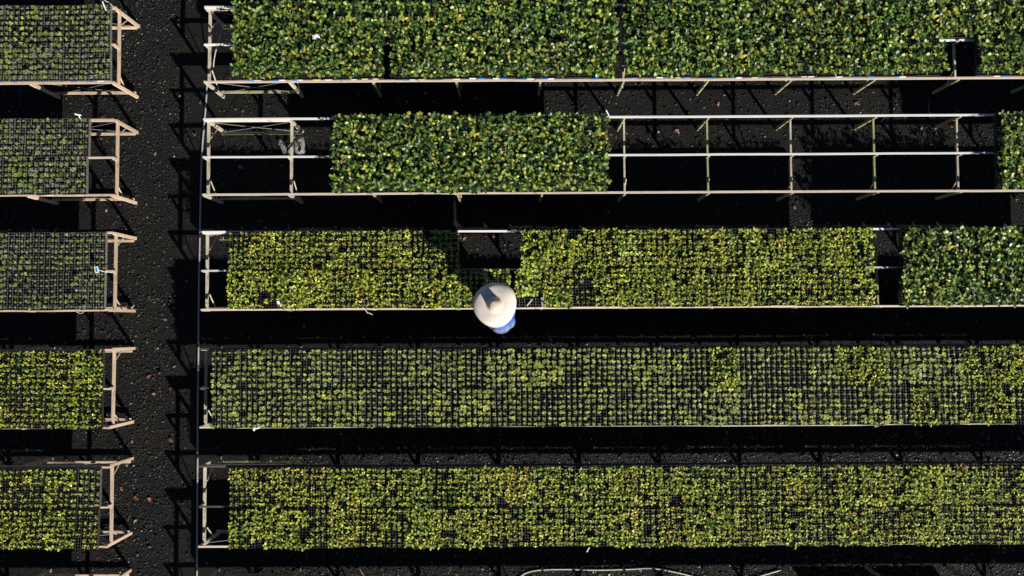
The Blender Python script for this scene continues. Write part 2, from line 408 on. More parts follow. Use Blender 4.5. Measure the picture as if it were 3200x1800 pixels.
STW = np.array([.12, .78, 1.0, .72, .06]); STT = np.array([0, .28, .55, .82, 1.0])
class Foliage:
    def __init__(s): s.v = []; s.f = []; s.c = []; s.n = 0
    def leaf(s, p, az, el, L, Wd, droop, fold, col, roll=0):
        # centre line with falling elevation, two half-blades folded on the midrib
        pts = [np.array(p, float)]; e = el
        for k in range(4):
            d = np.array([math.cos(az) * math.cos(e), math.sin(az) * math.cos(e), math.sin(e)])
            pts.append(pts[-1] + d * L * (STT[k + 1] - STT[k])); e -= droop / 4
        side = np.array([-math.sin(az), math.cos(az), 0.0])
        up = np.array([-math.cos(az) * math.sin(el), -math.sin(az) * math.sin(el), math.cos(el)])
        if roll:
            side, up = side * math.cos(roll) + up * math.sin(roll), up * math.cos(roll) - side * math.sin(roll)
        base = s.n
        for k in range(5):
            hw = STW[k] * Wd / 2
            s.v += [pts[k] - side * hw + up * hw * fold, pts[k], pts[k] + side * hw + up * hw * fold]
            f = 1 - .10 * (k == 0)
            s.c += [col * f, col * .9 * f, col * f]
        for k in range(4):
            a = base + 3 * k
            s.f += [(a, a + 1, a + 4, a + 3), (a + 1, a + 2, a + 5, a + 4)]
        s.n += 15
    def stem(s, a, b, r, col):
        a = np.array(a, float); b = np.array(b, float); base = s.n
        for p in (a, b):
            for k in range(3):
                t = 2.094 * k; s.v.append(p + np.array([math.cos(t) * r, math.sin(t) * r, 0])); s.c.append(col)
        for k in range(3):
            l = (k + 1) % 3; s.f.append((base + k, base + l, base + 3 + l, base + 3 + k))
        s.n += 6
    def mesh(s, name, m):
        me = bpy.data.meshes.new(name)
        me.from_pydata([tuple(v) for v in s.v], [], s.f)
        c = np.ones((len(s.v), 4), np.float32); c[:, :3] = np.clip(np.array(s.c), 0, 1)
        a = me.attributes.new('tint', 'FLOAT_COLOR', 'POINT'); a.data.foreach_set('color', c.ravel())
        me.polygons.foreach_set('use_smooth', [True] * len(me.polygons)); me.materials.append(m); me.update()
        return me
def cells():
    for i in range(5):
        for j in range(7):
            yield (-TW / 2 + (2 * i + .5) * PXC, -TL / 2 + (2 * j + .5 + (.5)) * PYC, i, j)
DARK = np.array([.034, .078, .014]); MID = np.array([.125, .215, .024]); YEL = np.array([.43, .48, .06]); GOLD = np.array([.42, .36, .06])
PALE = np.array([.36, .42, .115]); GREY = np.array([.34, .36, .23]); BRN = np.array([.24, .13, .045]); BLU = np.array([.06, .15, .075])
def pick(rg, table):
    t = rg.random(); acc = 0
    for p, c in table:
        acc += p
        if t < acc: break
    return c * rg.uniform(.75, 1.25)
def plant(F, kind, rg, x=0.0, y=0.0):
    if kind == 'A':                                           # tall dark glossy plants
        h = rg.uniform(.07, .21); lx, ly = rg.gauss(0, .015), rg.gauss(0, .015)
        F.stem((x, y, -.01), (x + lx, y + ly, h), .0022, BRN * .8)
        n = rg.randint(4, 7); a0 = rg.uniform(0, 6.28)
        for k in range(n):
            t = .55 + .45 * (k + 1) / n; az = a0 + k * 2.4 + rg.gauss(0, .3)
            c = pick(rg, [(.30, DARK), (.34, MID), (.05, BLU), (.16, YEL * .75), (.02, GOLD), (.09, PALE * .8)])
            Lf = rg.uniform(.050, .078) * (1.05 - .35 * (k / n))
            F.leaf((x + lx * t, y + ly * t, h * t), az, rg.uniform(-.15, .75) + .3 * (k / n), Lf, Lf * rg.uniform(.55, .72), rg.uniform(.2, 1.1), rg.uniform(-.1, .35), c, rg.gauss(0, .35))
    elif kind in 'BD':                                        # rosettes of narrow yellow-green leaves
        h = rg.uniform(.034, .062) if kind == 'B' else rg.uniform(.055, .095)
        lx, ly = rg.gauss(0, .007), rg.gauss(0, .007)
        F.stem((x, y, -.01), (x + lx, y + ly, h), .0018, BRN)
        n = rg.randint(7, 9) if kind == 'B' else rg.randint(10, 13); a0 = rg.uniform(0, 6.28)
        tone = pick(rg, [(.64, YEL), (.27, YEL * .55 + MID * .55), (.04, GOLD), (.05, PALE)])
        for k in range(n):
            t = .50 + .50 * (k + 1) / n; az = a0 + k * 2.4 + rg.gauss(0, .3)
            c = tone * rg.uniform(.55, 1.35) if rg.random() < .80 else pick(rg, [(.7, DARK * 1.5), (.2, GOLD), (.1, BRN)])
            Lf = rg.uniform(.030, .046); r0 = rg.uniform(0, .012) * (1.25 - t * .5)
            F.leaf((x + lx * t + math.cos(az) * r0, y + ly * t + math.sin(az) * r0, h * t + rg.uniform(-.006, .006)), az + rg.gauss(0, .4), rg.uniform(-.05, .75), Lf, Lf * rg.uniform(.42, .58), rg.uniform(.2, 1.0), rg.uniform(0, .4), c, rg.gauss(0, .4))
    else:                                                     # C small pale seedlings, E the same but greyer and patchier
        h = rg.uniform(.022, .042); lx, ly = rg.gauss(0, .005), rg.gauss(0, .005)
        F.stem((x, y, -.01), (x + lx, y + ly, h), .0015, PALE * .7)
        a0 = rg.uniform(0, 6.28)
        tab = [(.62, PALE * .78), (.12, PALE * .4 + MID * .5), (.20, PALE * .35 + YEL * .5), (.03, GOLD), (.03, GREY * .8)] if kind == 'C' else [(.46, PALE * .62), (.34, GREY * .68), (.165, PALE * .3 + MID * .5), (.015, BRN), (.02, GOLD)]
        tone = pick(rg, tab); big = rg.random() < .12
        for k in range(rg.randint(4, 5) if not big else 7):
            az = a0 + (k % 2) * math.pi + (k // 2) * 1.5 + rg.gauss(0, .2)
            Lf = rg.uniform(.022, .030) * (1.25 if big else 1) * (1.08 if kind == 'C' else 1.0)
            F.leaf((x + lx, y + ly, h + .004 * (k // 2)), az, rg.uniform(-.1, .4), Lf, Lf * rg.uniform(.72, .95), rg.uniform(.1, .8), rg.uniform(-.1, .3), tone * rg.uniform(.8, 1.2), rg.gauss(0, .2))
LM = {'A': M_leafA, 'B': M_leafB, 'D': M_leafB, 'C': M_leafC, 'E': M_leafC}
def tall_foliage(seed):
    rg = random.Random(seed); F = Foliage()
    for (x, y, i, j) in cells():
        if rg.random() > .03: plant(F, 'A', rg, x + rg.gauss(0, .004), y + rg.gauss(0, .004))
    return F.mesh('foliage', M_leafA)
def one_seedling(kind, seed):
    F = Foliage(); plant(F, kind, random.Random(seed)); me = F.mesh('seedling', LM[kind])
    c = np.array(F.c).mean(0); return (c[0] - .9 * c[1] - .35 * c[2], me)
POOL = {'A': [tall_foliage(500 + i) for i in range(10)]}
for k in 'BDCE': POOL[k] = [q[1] for q in sorted([one_seedling(k, 100 * ord(k) + i) for i in range(40)], key=lambda q: q[0])]
CELLS = list(cells())
BARE = {'half': (4, 5, 6), 'front_bare': (2, 3, 4, 5, 6)}
MISS = {'B': .05, 'D': .05, 'C': .03, 'E': .06}

ORD = ['first', 'second', 'third', 'fourth', 'fifth', 'sixth', 'seventh', 'eighth', 'ninth', 'tenth', 'eleventh', 'twelfth', 'thirteenth', 'fourteenth', 'fifteenth', 'sixteenth', 'seventeenth', 'eighteenth', 'nineteenth', 'twentieth']
ORD += ['twenty-' + o for o in ORD[:9]] + ['thirtieth'] + ['thirty-' + o for o in ORD[:9]]
DESC = {'A': 'tray of tall dark leafy plants', 'B': 'tray of yellow-green seedlings', 'D': 'tray of bushy green seedlings', 'C': 'tray of small pale seedlings', 'E': 'tray of sparse greyish seedlings'}
TRAYS = {}
PROTO = {}
def proto(kind):
    """one tray of each kind, built once; every tray in the scene is a copy of it and of its parts"""
    tall = kind == 'A'
    if tall not in PROTO:
        root = bpy.data.objects.new('plant_tray' if tall else 'seedling_tray', None)
        parts = [bpy.data.objects.new('cell_tray', ME_TRAY), bpy.data.objects.new('potting_soil', ME_SOIL)]
        parts[1].location.z = -.016
        leaf = bpy.data.objects.new('foliage', POOL['A'][0]) if tall else bpy.data.objects.new('seedling', POOL['B'][0])
        PROTO[tall] = (root, parts, leaf)
    return PROTO[tall]
def make_tray(x, y, kind, label, group, special=None, rz=0.0, z=BZ + TH + .002):
    root0, parts, leaf = proto(kind)
    root = root0.copy(); COL.objects.link(root)
    root.location = (x, y, z); root.rotation_euler = (0, 0, rz)
    for p in parts:
        c = p.copy(); c.parent = root; COL.objects.link(c)
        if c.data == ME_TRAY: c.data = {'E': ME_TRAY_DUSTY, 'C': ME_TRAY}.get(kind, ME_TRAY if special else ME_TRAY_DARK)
    if kind == 'A':
        c = leaf.copy(); c.data = RNG.choice(POOL['A']); c.parent = root; COL.objects.link(c)
        c.rotation_euler.z = math.pi * RNG.randint(0, 1)
    else:
        vig = RNG.uniform(.80, 1.16) * (.86 if group.endswith(('fourth left bench', 'bottom left bench')) else 1); dq = RNG.gauss(0, .13); miss = MISS[kind] * RNG.uniform(.2, 2)
        cb = RNG.uniform(.12, .35) if RNG.random() < .25 else 0      # some trays have a weak corner
        cxy = (RNG.choice((-1, 1)) * TW / 2, RNG.choice((-1, 1)) * TL / 2)
        for (px_, py_, i, j) in CELLS:
            if special and j not in BARE[special]: continue
            if RNG.random() < miss: continue
            wx, wy = x + px_, y + py_
            patch = mnoise.noise(Vector((wx * 1.9, wy * 2.6, 3.0))) + .5 * mnoise.noise(Vector((wx * 5.5, wy * 5.5, 9.0)))
            sc = vig * RNG.uniform(.84, 1.16) * (1 + .28 * patch)
            if kind not in 'CE' and mnoise.noise(Vector((wx * 3.1, wy * 3.7, 21.0))) > .52 and RNG.random() < .6: continue
            q = .5 + dq + .42 * mnoise.noise(Vector((wx * 2.4, wy * 3.0, 14.0))) + RNG.gauss(0, .22)
            me_ = POOL[kind][max(0, min(len(POOL[kind]) - 1, int(q * len(POOL[kind]))))]
            if math.hypot(px_ - cxy[0], py_ - cxy[1]) < cb: sc *= .68
            c = leaf.copy(); c.data = me_; c.parent = root
            c.location = (px_ + RNG.gauss(0, .003), py_ + RNG.gauss(0, .003), 0); c.rotation_euler = (0, 0, RNG.uniform(0, 6.28)); c.scale = (sc, sc, sc)
            COL.objects.link(c)
    tag(root, label, 'plant tray' if kind == 'A' else 'seedling tray', group)
    return root
def fill(side, r, line, segs):
    """segs: (x start, x end, kind chooser) in world metres, counted outward from the path"""
    yf, ym, yb = ROWS[r]
    y = (yf + ym) / 2 - .001 if line == 'front' else (ym + yb) / 2 + .002
    lst = []
    n_tot = 0
    for (xa, xb, kind) in segs:
        n = max(1, round(abs(xb - xa) / .332)); p = (xb - xa) / n
        for k in range(n):
            xx = xa + (k + .5) * p
            kd = kind(xx) if callable(kind) else kind; sp = None
            if isinstance(kd, tuple): kd, sp = kd
            o = ORD[n_tot]
            if (side, r) in BNAME:
                de = DESC[kd]
                if sp == 'half': de = 'half-emptied tray under hat'
                if sp == 'front_bare': de = 'tray with bare front cells'
                lab = f"{de}, {o} from the path, {line} line, {BNAME[(side, r)]}"; grp = f"seedling trays on the {BNAME[(side, r)]}"
            else:
                lab = 'seedling tray on the bench beyond the bottom edge'; grp = 'seedling trays beyond the bottom edge'
            t = make_tray(xx, y + RNG.gauss(0, .004), kd, lab, grp, sp, RNG.gauss(0, .010))
            TRAYS[(side, r, line, n_tot)] = (t, xx, y); n_tot += 1
def X(px, r, line, z=.83):
    yf, ym, yb = ROWS[r]; return atx(px, (yf + ym) / 2 if line == 'front' else (ym + yb) / 2, z)
XE = 7.25
for line in ('back', 'front'):
    x = lambda p, r: X(p, r, line)
    fr = line == 'front'
    fill('R', 1, line, [(x(737, 1), x(1200 if fr else 1206, 1), 'A'), (x(1229 if fr else 1211, 1), x(1924, 1), 'A'), (x(1954, 1), x(2938 if fr else 2998, 1), 'A'), (x(3052 if fr else 3001, 1), XE, 'A')])
    fill('R', 2, line, [(x(1046, 2), x(1896, 2), 'A'), (x(3105, 2), XE, 'A')])
    r3 = lambda q: RNG.choice('BBD') if q < -.5 else RNG.choice('DDB')
    if fr:
        fill('R', 3, line, [(x(716, 3), x(1432, 3), r3), (x(1434, 3), x(1511, 3), 'D'), (x(1513, 3), x(1592, 3), lambda q: ('D', 'half')), (x(1608, 3), x(1696, 3), lambda q: ('D', 'front_bare')), (x(1702, 3), x(2724, 3), lambda q: r3(q)), (x(2806, 3), XE, 'A')])
    else:
        fill('R', 3, line, [(x(716, 3), x(1434, 3), r3), (x(1632, 3), x(2722, 3), r3), (x(2812, 3), XE, 'A')])
    fill('R', 4, line, [(x(664, 4), XE, lambda q: 'C' if RNG.random() < (1 if q < 2.5 else .8) else 'B')])
    fill('R', 5, line, [(x(718, 5), XE, lambda q: 'B')])
    fill('L', 1, line, [(x(346, 1), -7.45, lambda q: 'E' if not (line == 'back' and q < -5.9) else RNG.choice('EEC'))])
    fill('L', 2, line, [(x(281 if not fr else 273, 2), -7.45, 'E')])
    fill('L', 3, line, [(x(331 if not fr else 328, 3), -7.45, 'E')])
    fill('L', 4, line, [(x(323 if not fr else 319, 4), -7.45, lambda q: 'B')])
    fill('L', 5, line, [(x(313 if not fr else 306, 5), -7.45, lambda q: 'B' if q < -5.75 or RNG.random() < .5 else 'C')])

def far_trays():
    """trays beyond the lower and right picture edges, of which the photo shows only the shade they cast: one object"""
    b = MB(); z = BZ + TH + .002; rg = random.Random(8)
    spans = [(6, X(720, 6, 'front'), 8.3), (6, -7.45, X(302, 6, 'front'))] + [(r, XE + .01, 8.25) for r in (1, 2, 4, 5)] + [(3, XE + .01, 7.95)]
    for r, xa, xb in spans:
        yf, ym, yb = ROWS[r]
        n = round((xb - xa) / .332)
        for k in range(n):
            for y in ((yf + ym) / 2 - .006, (ym + yb) / 2 + .002):
                x = xa + (k + .5) * (xb - xa) / n
                b.box((x, y, z - TH / 2), (TW, TL, TH))
                for i in range(5):
                    for j in range(7):
                        px_, py_ = x + (i - 2) * .0727, y + (j - 3) * .0735
                        for q in range(4):
                            a = rg.uniform(0, 6.28); d = Vector((math.cos(a) * .036, math.sin(a) * .036, rg.uniform(-.01, .02))); sd = Vector((-math.sin(a), math.cos(a), 0)) * .009
                            p = Vector((px_, py_, z + rg.uniform(.03, .06))); b.add([p, p + d * .55 - sd, p + d, p + d * .55 + sd], [(0, 1, 2, 3)])
    tag(link('seedling_trays', b.mesh('seedling_trays', plain('dark_green', (.05, .08, .02)))), 'seedling trays beyond the edges of the picture, seen only by their shade', 'seedling trays', kind='stuff')
far_trays()

# coloured stickers on the front walls of the trays (parts of their trays)
def stickers(side, r, marks):
    cand = [(t, xx, y) for (s_, r_, l_, k_), (t, xx, y) in TRAYS.items() if s_ == side and r_ == r and l_ == 'front']
    yf = ROWS[r][0]
    for px, m in marks:
        xw = atx(px, yf - .01, .80)
        t, tx, ty = min(cand, key=lambda q: abs(q[1] - xw))
        lx = max(-TW / 2 + .045, min(TW / 2 - .045, xw - tx))
        b = MB(); b.box((0, 0, 0), (RNG.uniform(.07, .10), .003, RNG.uniform(.03, .04)), Euler((RNG.gauss(0, .05), RNG.gauss(0, .06), 0)).to_matrix())
        mm = {'b': M_blue, 'w': M_white, 'y': M_yell, 'c': M_cream}[m]
        o = link('sticker', b.mesh('sticker', mm), t, (lx, -TL / 2 - .0035, -.021))
        o['label'] = {'b': 'blue', 'w': 'white', 'y': 'yellow', 'c': 'cream'}[m] + ' sticker on the front wall of the tray'
stickers('R', 1, [(785, 'b'), (805, 'c'), (855, 'b'), (881, 'w'), (920, 'b'), (939, 'w'), (991, 'y'), (1027, 'c'), (1087, 'b'), (1106, 'w'), (1140, 'y'), (1173, 'c'), (1269, 'b'), (1289, 'w'), (1319, 'c'), (1427, 'c'), (1477, 'w'), (1505, 'b'), (1550, 'w'), (1570, 'b'), (1634, 'b'), (1657, 'w'), (1699, 'b'), (1721, 'w'), (1859, 'b'), (1977, 'b'), (2063, 'w'), (2080, 'b'), (2119, 'y'), (2148, 'b'), (2221, 'b'), (2288, 'b'), (2308, 'w'), (2358, 'y'), (2375, 'b'), (2512, 'c'), (2534, 'w'), (2599, 'b'), (2620, 'w'), (2675, 'b'), (2720, 'b'), (2805, 'b'), (2819, 'w'), (3114, 'w'), (3142, 'b')])
stickers('L', 1, [(3, 'b'), (47, 'b'), (132, 'b'), (231, 'b'), (286, 'b'), (315, 'w')])
stickers('R', 2, [(1130, 'w'), (1155, 'b')])
stickers('L', 2, [(155, 'w'), (250, 'w')])

# ---------------------------------------------------------------- worker
def capsule(b, p, q, r0, r1, n=14):
    p, q = Vector(p), Vector(q); d = q - p
    b.sphere(p, (r0,) * 3, n, 8); b.sphere(q, (r1,) * 3, n, 8); b.tube([p, q], [r0, r1], n)
def chain(b, pts, rs, n=14):
    for i in range(len(pts) - 1): capsule(b, pts[i], pts[i + 1], rs[i], rs[i + 1], n)
def remeshed(name, b, m, parent, vox, smooth=4):
    o = link(name, b.mesh(name, m, True), parent)
    md = o.modifiers.new('remesh', 'REMESH'); md.mode = 'VOXEL'; md.voxel_size = vox; md.use_smooth_shade = True
    s = o.modifiers.new('smooth', 'SMOOTH'); s.iterations = smooth; s.factor = .5
    return o
M_skin = plain('brown_skin', (.32, .17, .10), .5, .1, 20)
def cloth_mat(name, a, b_, scale=14):
    m, nt_, P, N, L = mat(name)
    n = noise(N, L, scale, 4, .6); r = ramp(N, [(.35, a), (.65, b_)])
    L.new(n.outputs[0], r.inputs[0]); L.new(r.outputs[0], P.inputs['Base Color']); P.inputs['Roughness'].default_value = .85
    f = noise(N, L, 22, 3, .5)
    bp = N.new('ShaderNodeBump'); bp.inputs['Strength'].default_value = .8; bp.inputs['Distance'].default_value = .02
    L.new(f.outputs[0], bp.inputs['Height']); L.new(bp.outputs[0], P.inputs['Normal'])
    return m
M_shirt = cloth_mat('bright_blue_cloth', (.02, .11, .50), (.05, .18, .66))
M_denim = cloth_mat('faded_denim', (.07, .09, .20), (.22, .25, .40), 18)
M_hair = plain('dark_hair', (.015, .012, .01), .5)
def straw_mat():
    m, nt_, P, N, L = mat('woven_straw')
    t = N.new('ShaderNodeTexCoord'); wv = N.new('ShaderNodeTexWave'); wv.wave_type = 'RINGS'; wv.rings_direction = 'Z'
    wv.inputs['Scale'].default_value = 26; wv.inputs['Distortion'].default_value = 2.0; wv.inputs['Detail'].default_value = 3; wv.inputs['Detail Scale'].default_value = 1.5
    L.new(t.outputs['Object'], wv.inputs[0])
    n = noise(N, L, 60, 4, .7)
    r = ramp(N, [(.2, (.82, .72, .64)), (.8, (.97, .90, .84))]); L.new(n.outputs[0], r.inputs[0])
    r2 = ramp(N, [(.0, (.72, .69, .66)), (.6, (1, 1, 1))]); L.new(wv.outputs[0], r2.inputs[0])
    mx = N.new('ShaderNodeMix'); mx.data_type = 'RGBA'; mx.blend_type = 'MULTIPLY'; mx.inputs[0].default_value = 1
    L.new(r.outputs[0], mx.inputs[6]); L.new(r2.outputs[0], mx.inputs[7])
    sp = N.new('ShaderNodeVectorMath'); sp.operation = 'MULTIPLY'; sp.inputs[1].default_value = (1, 1, 0); L.new(t.outputs['Object'], sp.inputs[0])
    ln = N.new('ShaderNodeVectorMath'); ln.operation = 'LENGTH'; L.new(sp.outputs[0], ln.inputs[0])
    r3 = ramp(N, [(.0, (.86, .80, .73)), (.075, (.80, .72, .63)), (.115, (.95, .92, .89)), (.2, (1, 1, 1)), (.262, (1, .99, .97)), (.275, (.78, .68, .58))]); L.new(ln.outputs[1], r3.inputs[0])
    m2 = N.new('ShaderNodeMix'); m2.data_type = 'RGBA'; m2.blend_type = 'MULTIPLY'; m2.inputs[0].default_value = 1
    L.new(mx.outputs[2], m2.inputs[6]); L.new(r3.outputs[0], m2.inputs[7]); L.new(m2.outputs[2], P.inputs['Base Color'])
    P.inputs['Roughness'].default_value = .8
    bp = N.new('ShaderNodeBump'); bp.inputs['Strength'].default_value = .7; bp.inputs['Distance'].default_value = .004
    L.new(wv.outputs[0], bp.inputs['Height']); L.new(bp.outputs[0], P.inputs['Normal'])
    return m
def worker():
    R_ = link('person', None, loc=(-.205, .0, 0))
    tag(R_, 'person in a wide straw hat and blue shirt bending over the half-emptied tray', 'person')
    V_ = Vector
    pel, wai, che, nek, hea = V_((.045, .050, .90)), V_((.04, .065, 1.04)), V_((.02, .12, 1.22)), V_((-.01, .19, 1.345)), V_((-.028, .262, 1.452))
    shl, shr = V_((-.15, .17, 1.30)), V_((.150, .085, 1.31))
    ell, elr = V_((-.23, .31, 1.12)), V_((.19, .25, 1.12))
    wrl, wrr = V_((-.165, .49, .975)), V_((.135, .45, .985))
    legs = []
    for sx in (-1, 1):
        hip = pel + V_((sx * .09, .0, -.03)); kn = V_((.02 + sx * .10, .055, .49)); an = V_((.02 + sx * .11, .005, .09))
        legs.append((hip, kn, an))
    b = MB()
    chain(b, [pel, wai, che, nek], [.125, .115, .125, .058])
    capsule(b, shl, shr, .06, .06); capsule(b, shl, che, .06, .1); capsule(b, shr, che, .06, .1)
    chain(b, [nek, hea + V_((0, -.02, -.02))], [.055, .06])
    fw = V_((0, .55, -.83)).normalized(); up = V_((0, .83, .55))     # face looks down at the tray
    rot = Matrix((V_((1, 0, 0)), V_((0, .72, -.69)), V_((0, .69, .72)))).transposed()
    b.sphere(hea, (.075, .095, .115), 16, 12)
    b.sphere(hea + V_((0, .075, -.045)), (.048, .04, .055), 12, 8)    # jaw
    b.sphere(hea + V_((0, .103, -.012)), (.013, .02, .022), 8, 6)     # nose
    b.sphere(hea + V_((0, .098, -.058)), (.024, .012, .007), 8, 6)    # lips
    for sx in (-1, 1):
        b.sphere(hea + V_((sx * .03, .088, .014)), (.014, .01, .008), 8, 6)
        b.sphere(hea + V_((sx * .077, -.005, -.01)), (.012, .024, .032), 8, 6)
    for sh, el, wr, sx in ((shl, ell, wrl, -1), (shr, elr, wrr, 1)):
        chain(b, [sh, el, wr], [.05, .04, .028])
        d = (wr - el).normalized(); d = (d + V_((0, .25, -.35))).normalized()
        sd = d.cross(V_((0, 0, 1))).normalized(); nn = sd.cross(d)
        palm = wr + d * .055
        for k in range(-1, 2): capsule(b, wr + sd * k * .016, palm + sd * k * .022 + d * .02, .014, .013, 8)
        for k, (off, l1, l2) in enumerate(((-.032, .034, .030), (-.011, .040, .035), (.011, .038, .033), (.032, .030, .025))):
            k0 = palm + sd * off + d * .022; k1 = k0 + (d * .9 - nn * .35).normalized() * l1; k2 = k1 + (d * .4 - nn * .9).normalized() * l2 * .7; k3 = k2 + (-d * .1 - nn).normalized() * l2 * .5
            chain(b, [k0, k1, k2, k3], [.0095, .009, .0085, .0075], 8)
        t0 = wr + d * .03 - sd * sx * .024; t1 = t0 - sd * sx * .028 + d * .024 - nn * .008; t2 = t1 - sd * sx * .006 + d * .026 - nn * .012
        chain(b, [t0, t1, t2], [.013, .011, .009], 8)
    for hip, kn, an in legs:
        chain(b, [hip, kn, an], [.088, .056, .04])
        capsule(b, an + V_((0, -.02, -.05)), an + V_((0, .15, -.062)), .038, .026)
    body = remeshed('body', b, M_skin, R_, .006)
    # clothes
    s = MB(); chain(s, [wai, che], [.124, .130]); capsule(s, che, nek + V_((0, -.015, -.035)), .128, .075)
    capsule(s, shl, shr, .077, .077); capsule(s, shl, che, .077, .115); capsule(s, shr, che, .077, .115)
    for sh, el, wr in ((shl, ell, wrl), (shr, elr, wrr)): chain(s, [sh, el, wr - (wr - el) * .06], [.071, .057, .044])
    remeshed('shirt', s, M_shirt, R_, .009, 3)
    p = MB(); capsule(p, pel + V_((0, -.012, .055)), pel + V_((0, -.01, -.04)), .150, .150)
    for hip, kn, an in legs: chain(p, [hip, kn, an + V_((0, 0, .02))], [.102, .078, .066])
    remeshed('trousers', p, M_denim, R_, .010, 3)
    for hip, kn, an in legs:
        q = MB(); capsule(q, an + V_((0, -.025, -.045)), an + V_((0, .16, -.055)), .046, .034)
        q.box(an + V_((0, .065, -.084)), (.075, .27, .012)); link('shoe', q.mesh('shoe', M_black, True), R_)
    q = MB(); q.sphere(hea + V_((0, -.025, .01)), (.084, .09, .112), 16, 10); q.sphere(hea + V_((0, -.09, -.05)), (.05, .04, .06), 12, 8)
    remeshed('hair', q, M_hair, R_, .008, 2)
    # straw hat
    prof = [(.008, .1282), (.026, .127), (.044, .123), (.058, .112), (.067, .094), (.074, .068), (.082, .040), (.091, .019), (.102, .007), (.116, .001), (.128, .003), (.140, .0005), (.156, .0015), (.168, -.003), (.185, -.003), (.198, -.009), (.215, -.010), (.229, -.018), (.245, -.025), (.262, -.040), (.275, -.056), (.277, -.061)]
    h = MB(); n = 72; vs = []; fs = []
    rh = random.Random(3)
    wob = [(.010 * math.sin(2 * t + .6) + .006 * math.sin(3 * t + 2) + .003 * math.sin(5 * t)) for t in [2 * math.pi * k / n for k in range(n)]]
    for i, (r_, z_) in enumerate(prof):
        for k in range(n):
            t = 2 * math.pi * k / n; e = max(0, (r_ - .09) / .19)
            rr = r_ * (1 + .035 * e * math.sin(3 * t + .4) + .02 * e * math.sin(2 * t)); vs.append((rr * math.cos(t) , rr * math.sin(t), z_ + wob[k] * e * 1.3))
    for i in range(len(prof) - 1):
        for k in range(n): fs.append((i * n + k, (i + 1) * n + k, (i + 1) * n + (k + 1) % n, i * n + (k + 1) % n))
    fs.append(tuple(range(n)))
    h.add(vs, fs); me = h.mesh('straw_hat', straw_mat(), True)
    pos = at(1546, 952, 1.585)
    o = link('straw_hat', me, R_, (pos.x - R_.location.x, pos.y - R_.location.y, 1.585), (.03, -.05, .4))
    sd_ = o.modifiers.new('thickness', 'SOLIDIFY'); sd_.thickness = .004; sd_.offset = -1
worker()

# ---------------------------------------------------------------- small things
def poly_tube(name, px, z, r, m, label, cat, n=7, group=None, sm=6):
    pts = [at(a, b_, z if not isinstance(z, (list, tuple)) else z[i]) for i, (a, b_) in enumerate(px)]
    o0 = pts[0].copy(); pts = smoothpath([p - o0 for p in pts], sm)
    b = MB(); b.tube(pts, r, n)
    return tag(link(name, b.mesh(name, m, True), None, o0), label, cat, group)
poly_tube('water_pipe', [(647, 262), (643, 330), (637, 400), (631, 480), (627, 620), (624, 760), (621, 950), (620, 1100), (618, 1300), (617, 1500), (616, 1680), (615, 1830)], .018, .0125, M_pvc, 'long thin pale pipe on the ground along the ends of the right benches', 'pipe')
poly_tube('garden_hose', [(1600, 1830), (1632, 1797), (1662, 1785), (1705, 1780), (1780, 1779), (1860, 1781), (1960, 1779), (2040, 1776), (2120, 1790), (2220, 1812), (2330, 1812), (2385, 1797), (2440, 1781)], .016, .011, M_hose, 'cream hose curving over the gravel at the bottom edge', 'hose')
poly_tube('drip_hose', [(697, 84), (684, 125), (673, 165), (668, 195), (667, 215)], [.50, .40, .28, .2, .16], .009, M_wire, 'grey bent hose end hanging inside the end of the top right bench', 'hose')
poly_tube('dead_stick', [(1121, 1772), (1129, 1786), (1139, 1803)], .014, .008, plain('dry_stick', (.30, .20, .13), .8), 'dry brown stick on the gravel at the bottom edge', 'stick', 6)
poly_tube('twig', [(792, 222), (803, 233), (815, 240), (828, 247)], [.93, .92, .88, .85], .0035, M_cream, 'pale dry twig on the plants near the front of the top right bench', 'twig', 5)
poly_tube('string', [(1132, 961), (1142, 968), (1148, 977), (1156, 979), (1164, 984)], [.85, .84, .80, .76, .74], .004, M_cream, 'pale string hanging over the front rail left of the worker', 'string', 5)
poly_tube('string', [(322, -4), (330, 3), (340, 8), (352, 18)], [.85, .84, .80, .76], .004, M_cream, 'pale string at the back right corner of the top left bench', 'string', 5)
poly_tube('string', [(240, 975), (249, 979), (257, 978), (263, 972)], [.76, .74, .74, .75], .003, M_cream, 'pale looped string under the front of the middle left bench', 'string', 5)

def stake(px, a, b_, za, zb, wd, m, label, head=None, hm=None):
    p, q = at(*a, za), at(*b_, zb)
    root = link('plant_tag', None, None, p)
    tag(root, label, 'plant tag', 'plant tags and stakes')
    s = MB(); s.bar((0, 0, 0), q - p, wd, .004); link('stem', s.mesh('stem', m), root)
    if head:
        (hx, hy), (hw, hh), ang, hz = head
        c = at(hx, hy, hz) - p
        s = MB(); s.box(c + Vector((0, 0, .004)), (hw, hh, .004), Euler((.25, .1, ang)).to_matrix()); link('tag_head', s.mesh('tag_head', hm or m), root)
    return root
stake(0, (251, 372), (246, 360), .88, .93, .012, M_white, 'white T-shaped tag at the back edge of the second left bench', ((244, 359), (.085, .018), -.2, .935))
stake(0, (332, 33), (320, 4), .87, .99, .012, M_white, 'white stake leaning at the back right corner of the top left bench')
stake(0, (905, 958), (874, 951), .86, .90, .014, M_white, 'white bent tag lying at the front of the worker\'s bench', ((872, 950), (.035, .085), .35, .905))
stake(0, (796, 1333), (793, 1346), .84, .80, .028, M_white, 'pale tag hanging over the front rail of the fourth right bench', ((806, 1338), (.07, .016), .25, .83))
stake(0, (1842, 1711), (1834, 1725), .86, .80, .012, M_white, 'white stake poking out of the front of the bottom right bench')
stake(0, (1894, 344), (1903, 361), .98, .84, .012, M_white, 'white stake at the back right corner of the leafy block')
stake(0, (1664, 935), (1647, 956), .86, .845, .014, M_cream, 'pale stick lying on the bare cells right of the hat')
